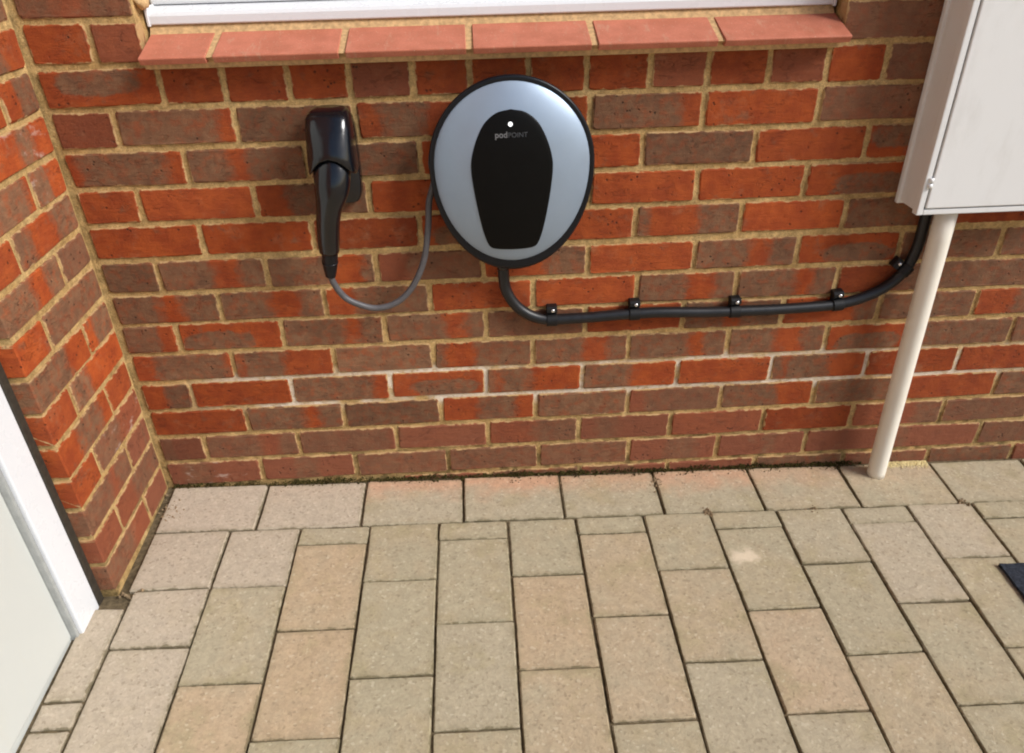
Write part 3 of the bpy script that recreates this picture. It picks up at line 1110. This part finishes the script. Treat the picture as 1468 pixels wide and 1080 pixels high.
path = [(.2568, -.063, .580), (.2595, -.061, .558), (.272, -.058, .530), (.285, -.0565, .515), (.304, -.055, .5035), (.325, -.0525, .494), (.346, -.050, .491), (.369, -.0475, .495), (.391, -.045, .506), (.413, -.0425, .527), (.432, -.040, .557), (.446, -.037, .591), (.454, -.034, .625), (.4605, -.0305, .665), (.4655, -.0285, .710)]
for kdeg in range(190, -41, -10):
    th = math.radians(kdeg)
    p = egg(th, -.0085 + .0145 * max(0.0, min(1.0, (kdeg - 135) / 45)))
    path.append((p.x, -.0275, p.z))
th = math.radians(-48)
p = egg(th, -.012); path.append((p.x, -.0275, p.z))
p = egg(math.radians(-55), -.022); path.append((p.x, -.0275, p.z))
link('cable', sweep('cable', [Vector(p) + pinv for p in path], .0066, n=5, sides=12), M['grey_rubber'], plug, True)

# ------------------------------------------------------------------ supply cable and its clips
sc_pts = [(.609, .566), (.609, .549), (.6115, .513), (.620, .488), (.634, .466), (.650, .450), (.668, .4385), (.690, .4300), (.714, .4265), (.760, .4270), (.805, .4280), (.850, .4305), (.894, .4320), (.950, .4325), (1.01, .4300), (1.065, .4275), (1.12, .4270), (1.18, .4265), (1.235, .4270), (1.300, .4290), (1.353, .4325), (1.395, .4420), (1.430, .4560), (1.456, .4720), (1.4765, .4920), (1.490, .5140), (1.4985, .5400), (1.503, .5700), (1.503, .610), (1.502, .664)]
sc_off = [.019, .0175] + [.0150] * (len(sc_pts) - 2)
cab = link('supply_cable', sweep('supply_cable', [(x, -d, z) for (x, z), d in zip(sc_pts, sc_off)], .0120, n=6, sides=14), M['rubber'], None, True)
tag(cab, 'thick black supply cable running along the bricks from charger to white meter box', 'cable')


def clip(x, z, ang, label):
    t = tag(empty('cable_clip', (x, 0, z)), label, 'cable clip', 'black clips holding the supply cable')
    t.rotation_euler = (0, -ang, 0)
    V = []
    hw = .0115
    prof = []
    for s in range(13):
        th = math.pi * (-.60 + 1.15 * s / 12)
        prof.append((-.0150 - .0152 * math.cos(th), .0148 * math.sin(th)))
    outer = [(-.0005, -.016)] + [(y, zz) for y, zz in prof] + [(-.022, .0195), (-.0215, .0290), (-.016, .0325), (-.0005, .0325)]
    bm = bmesh.new()
    va = [bm.verts.new((-hw, y, zz)) for y, zz in outer]
    vb = [bm.verts.new((hw, y, zz)) for y, zz in outer]
    bm.faces.new(va); bm.faces.new(vb)
    for q in range(len(outer)):
        bm.faces.new((va[q], va[(q + 1) % len(outer)], vb[(q + 1) % len(outer)], vb[q]))
    bmesh.ops.recalc_face_normals(bm, faces=bm.faces)
    bmesh.ops.bevel(bm, geom=[e for e in bm.edges], offset=.0009, segments=1, affect='EDGES')
    link('saddle', bmesh_to('saddle', bm), M['clip'], t)
    bm = bmesh.new()
    bmesh.ops.create_uvsphere(bm, u_segments=14, v_segments=8, radius=.0042)
    for v in bm.verts:
        v.co.y = v.co.y * .6 - .0225
        v.co.z += .0245
        v.co.x += .002
    link('screw', bmesh_to('screw', bm), M['screw'], t, True)
    return t


clip(.713, .4265, .0, 'black cable clip nearest the charger, at the end of the cable bend')
clip(.896, .4320, .01, 'second black cable clip from the charger, on the level cable run')
clip(1.121, .4270, .0, 'black cable clip in the middle of the level cable run')
clip(1.353, .4325, .10, 'black cable clip where the supply cable starts to curve upward')
clip(1.4885, .5110, .95, 'black cable clip on the rising cable right beside the white pipe')

# ------------------------------------------------------------------ meter box and pipe
BX0, BX1, BZ0, BZ1, BYF = 1.4345, 1.835, .6620, 1.260, -.083
mbox = tag(empty('meter_box', (BX0, 0, BZ0)), 'white plastic meter box fixed to the brick wall above the ivory pipe', 'meter box')
binv = Vector((-BX0, 0, -BZ0))


def boxpart(name, L, bev, mat, parent=mbox, seg=2):
    me = boxes_mesh(name, L, bev, seg)
    for v in me.vertices:
        v.co += binv
    return link(name, me, mat, parent)


boxpart('body', [(BX0 + .004, BX1 - .004, BYF + .006, .001, BZ0 + .004, BZ1 - .004)], .004, M['box'])
boxpart('wall_flange', [(BX0 - .0015, BX1 + .0015, -.013, -.0005, BZ0 - .001, BZ1 + .001)], .003, M['box'])
boxpart('front_rim', [(BX0, BX0 + .0125, BYF - .006, BYF + .012, BZ0, BZ1), (BX1 - .0125, BX1, BYF - .006, BYF + .012, BZ0, BZ1), (BX0 + .0127, BX1 - .0127, BYF - .0058, BYF + .012, BZ0 + .0002, BZ0 + .0115), (BX0 + .0127, BX1 - .0127, BYF - .0058, BYF + .012, BZ1 - .0115, BZ1 - .0002)], .0022, M['box'])
lid = boxpart('lid', [(BX0 + .0150, BX1 - .0150, BYF - .0082, BYF + .010, BZ0 + .0140, BZ1 - .0140)], .0030, M['box'], seg=3)
for zc in (.728, 1.195):
    hg = empty('hinge', Vector((BX0 + .0115, BYF - .006, zc)) + binv, mbox)
    for q in (-.0095, .0015):
        link('knuckle', sweep('knuckle', [(0, 0, q), (0, 0, q + .008)], .0052, n=1, sides=12), M['box'], hg, True)
boxpart('lock', [(BX1 - .050, BX1 - .030, BYF - .0125, BYF - .0080, .955, .975)], .002, M['gasket'], lid)

pipe = sweep('drop_pipe', [(1.5370, -.0470, gz(1.537, -.047) - .004), (1.5345, -.0475, .05), (1.529, -.0485, .30), (1.5215, -.0500, .664)], .0215, n=5, sides=24)
tag(link('drop_pipe', pipe, M['pipe'], None, True), 'ivory plastic pipe running from the meter box down to the paving', 'pipe')

# ------------------------------------------------------------------ dark mat at the right
mx0, mx1, my0, my1 = 1.669, 2.27, -.76, -.361
bm = bmesh.new()
nx, ny = 36, 24
grid = [[bm.verts.new((mx0 + (mx1 - mx0) * i / nx + R.uniform(-.001, .001), my0 + (my1 - my0) * j / ny + R.uniform(-.001, .001), .0085 + R.uniform(-.0012, .0012))) for j in range(ny + 1)] for i in range(nx + 1)]
for i in range(nx):
    for j in range(ny):
        bm.faces.new((grid[i][j], grid[i + 1][j], grid[i + 1][j + 1], grid[i][j + 1]))
ed = [grid[i][0] for i in range(nx + 1)] + [grid[nx][j] for j in range(1, ny + 1)] + [grid[i][ny] for i in range(nx - 1, -1, -1)] + [grid[0][j] for j in range(ny - 1, 0, -1)]
low = [bm.verts.new((v.co.x, v.co.y, .0008)) for v in ed]
for q in range(len(ed)):
    bm.faces.new((ed[q], low[q], low[(q + 1) % len(ed)], ed[(q + 1) % len(ed)]))
mat_me = bmesh_to('floor_mat', bm)
rot = paving.rotation_euler.to_matrix()
for v in mat_me.vertices:
    v.co = rot @ v.co + Vector((0, 0, GZ))
tag(link('floor_mat', mat_me, M['mat']), 'charcoal mat lying on the paving at the right edge', 'mat')


# ------------------------------------------------------------------ moss, crumbs and sand along the wall foot
def clumps(name, spots, rr):
    V, F = [], []
    for (x, y, z, s, fl) in spots:
        b = len(V)
        k_ = rr.randint(4, 6)
        for q in range(k_):
            th = 2 * math.pi * q / k_ + rr.uniform(-.4, .4)
            rad = s * rr.uniform(.6, 1.2)
            V.append((x + rad * math.cos(th), y + rad * math.sin(th) * .8, z - s * .2))
        V.append((x + rr.uniform(-.3, .3) * s, y + rr.uniform(-.3, .3) * s, z + s * fl * rr.uniform(.6, 1.3)))
        for q in range(k_):
            F.append((b + q, b + (q + 1) % k_, b + k_))
    return mesh(name, V, F)


rr = random.Random(3)
spots = []
for i in range(5200):
    x = rr.uniform(-.22, 1.52)
    dens = .5 + .5 * mnoise.noise(Vector((x * 6.0, 3.1, 0)))
    dens *= 1.15 if .05 < x < 1.5 else .6
    if rr.random() > dens:
        continue
    y = -abs(rr.gauss(0, .0080)) + .001
    top = .010 * max(.1, .6 + mnoise.noise(Vector((x * 15, 0, 7)))) * (1 + y / .03)
    spots.append((x, y, gz(x, y) - .004 + rr.random() * max(0, top) * 1.6, rr.uniform(.0012, .0032), rr.uniform(.7, 1.6)))
for i in range(420):                     # sprigs creeping up the lowest joints and onto the blocks
    x = rr.choice([.63, .69, .91, .98, 1.06, 1.20, 1.28, 1.44]) + rr.gauss(0, .022)
    y = -abs(rr.gauss(.002, .014))
    spots.append((x, y, gz(x, y) + rr.uniform(-.002, .004), rr.uniform(.001, .0026), 1.4))
tag(link('moss', clumps('moss', spots, rr), M['moss']), 'dark green moss growing along the foot of the brick wall', 'moss', kind='stuff')
spots = []
for i in range(260):
    cx, cy, sp = rr.choice([(-.212, -.055, .016), (-.200, -.105, .010), (-.208, -.085, .010), (-.206, -.340, .010), (1.075, -.158, .006), (1.075, -.162, .006), (.975, -.05, .010), (.69, -.006, .03), (1.33, -.165, .006), (1.705, -.163, .007)])
    x, y = rr.gauss(cx, sp), rr.gauss(cy, sp)
    x = max(x, XC + .003)
    spots.append((x, y, gz(x, y) + rr.uniform(-.003, .0015), rr.uniform(.0012, .0050), 1.0))
for i in range(150):
    x, y = rr.uniform(-.2, 1.7), -abs(rr.gauss(0, .02)) - .004
    spots.append((x, y, gz(x, y) - .0006, rr.uniform(.0006, .0020), 1.0))
tag(link('mortar_crumbs', clumps('mortar_crumbs', spots, rr), M['rubble']), 'brown crumbs of mortar and dirt along the wall foot and in the corner', 'debris', kind='stuff')
spots = []
for i in range(900):
    x, y = rr.uniform(1.575, 1.688), -abs(rr.gauss(.006, .009)) - .004
    if y < -.036:
        continue
    spots.append((x, y, gz(x, y) + rr.uniform(-.002, .0012), rr.uniform(.001, .003), .8))
tag(link('spilt_sand', clumps('spilt_sand', spots, rr), M['sand']), 'pale yellow sand spilt at the wall foot right of the pipe', 'sand', kind='stuff')
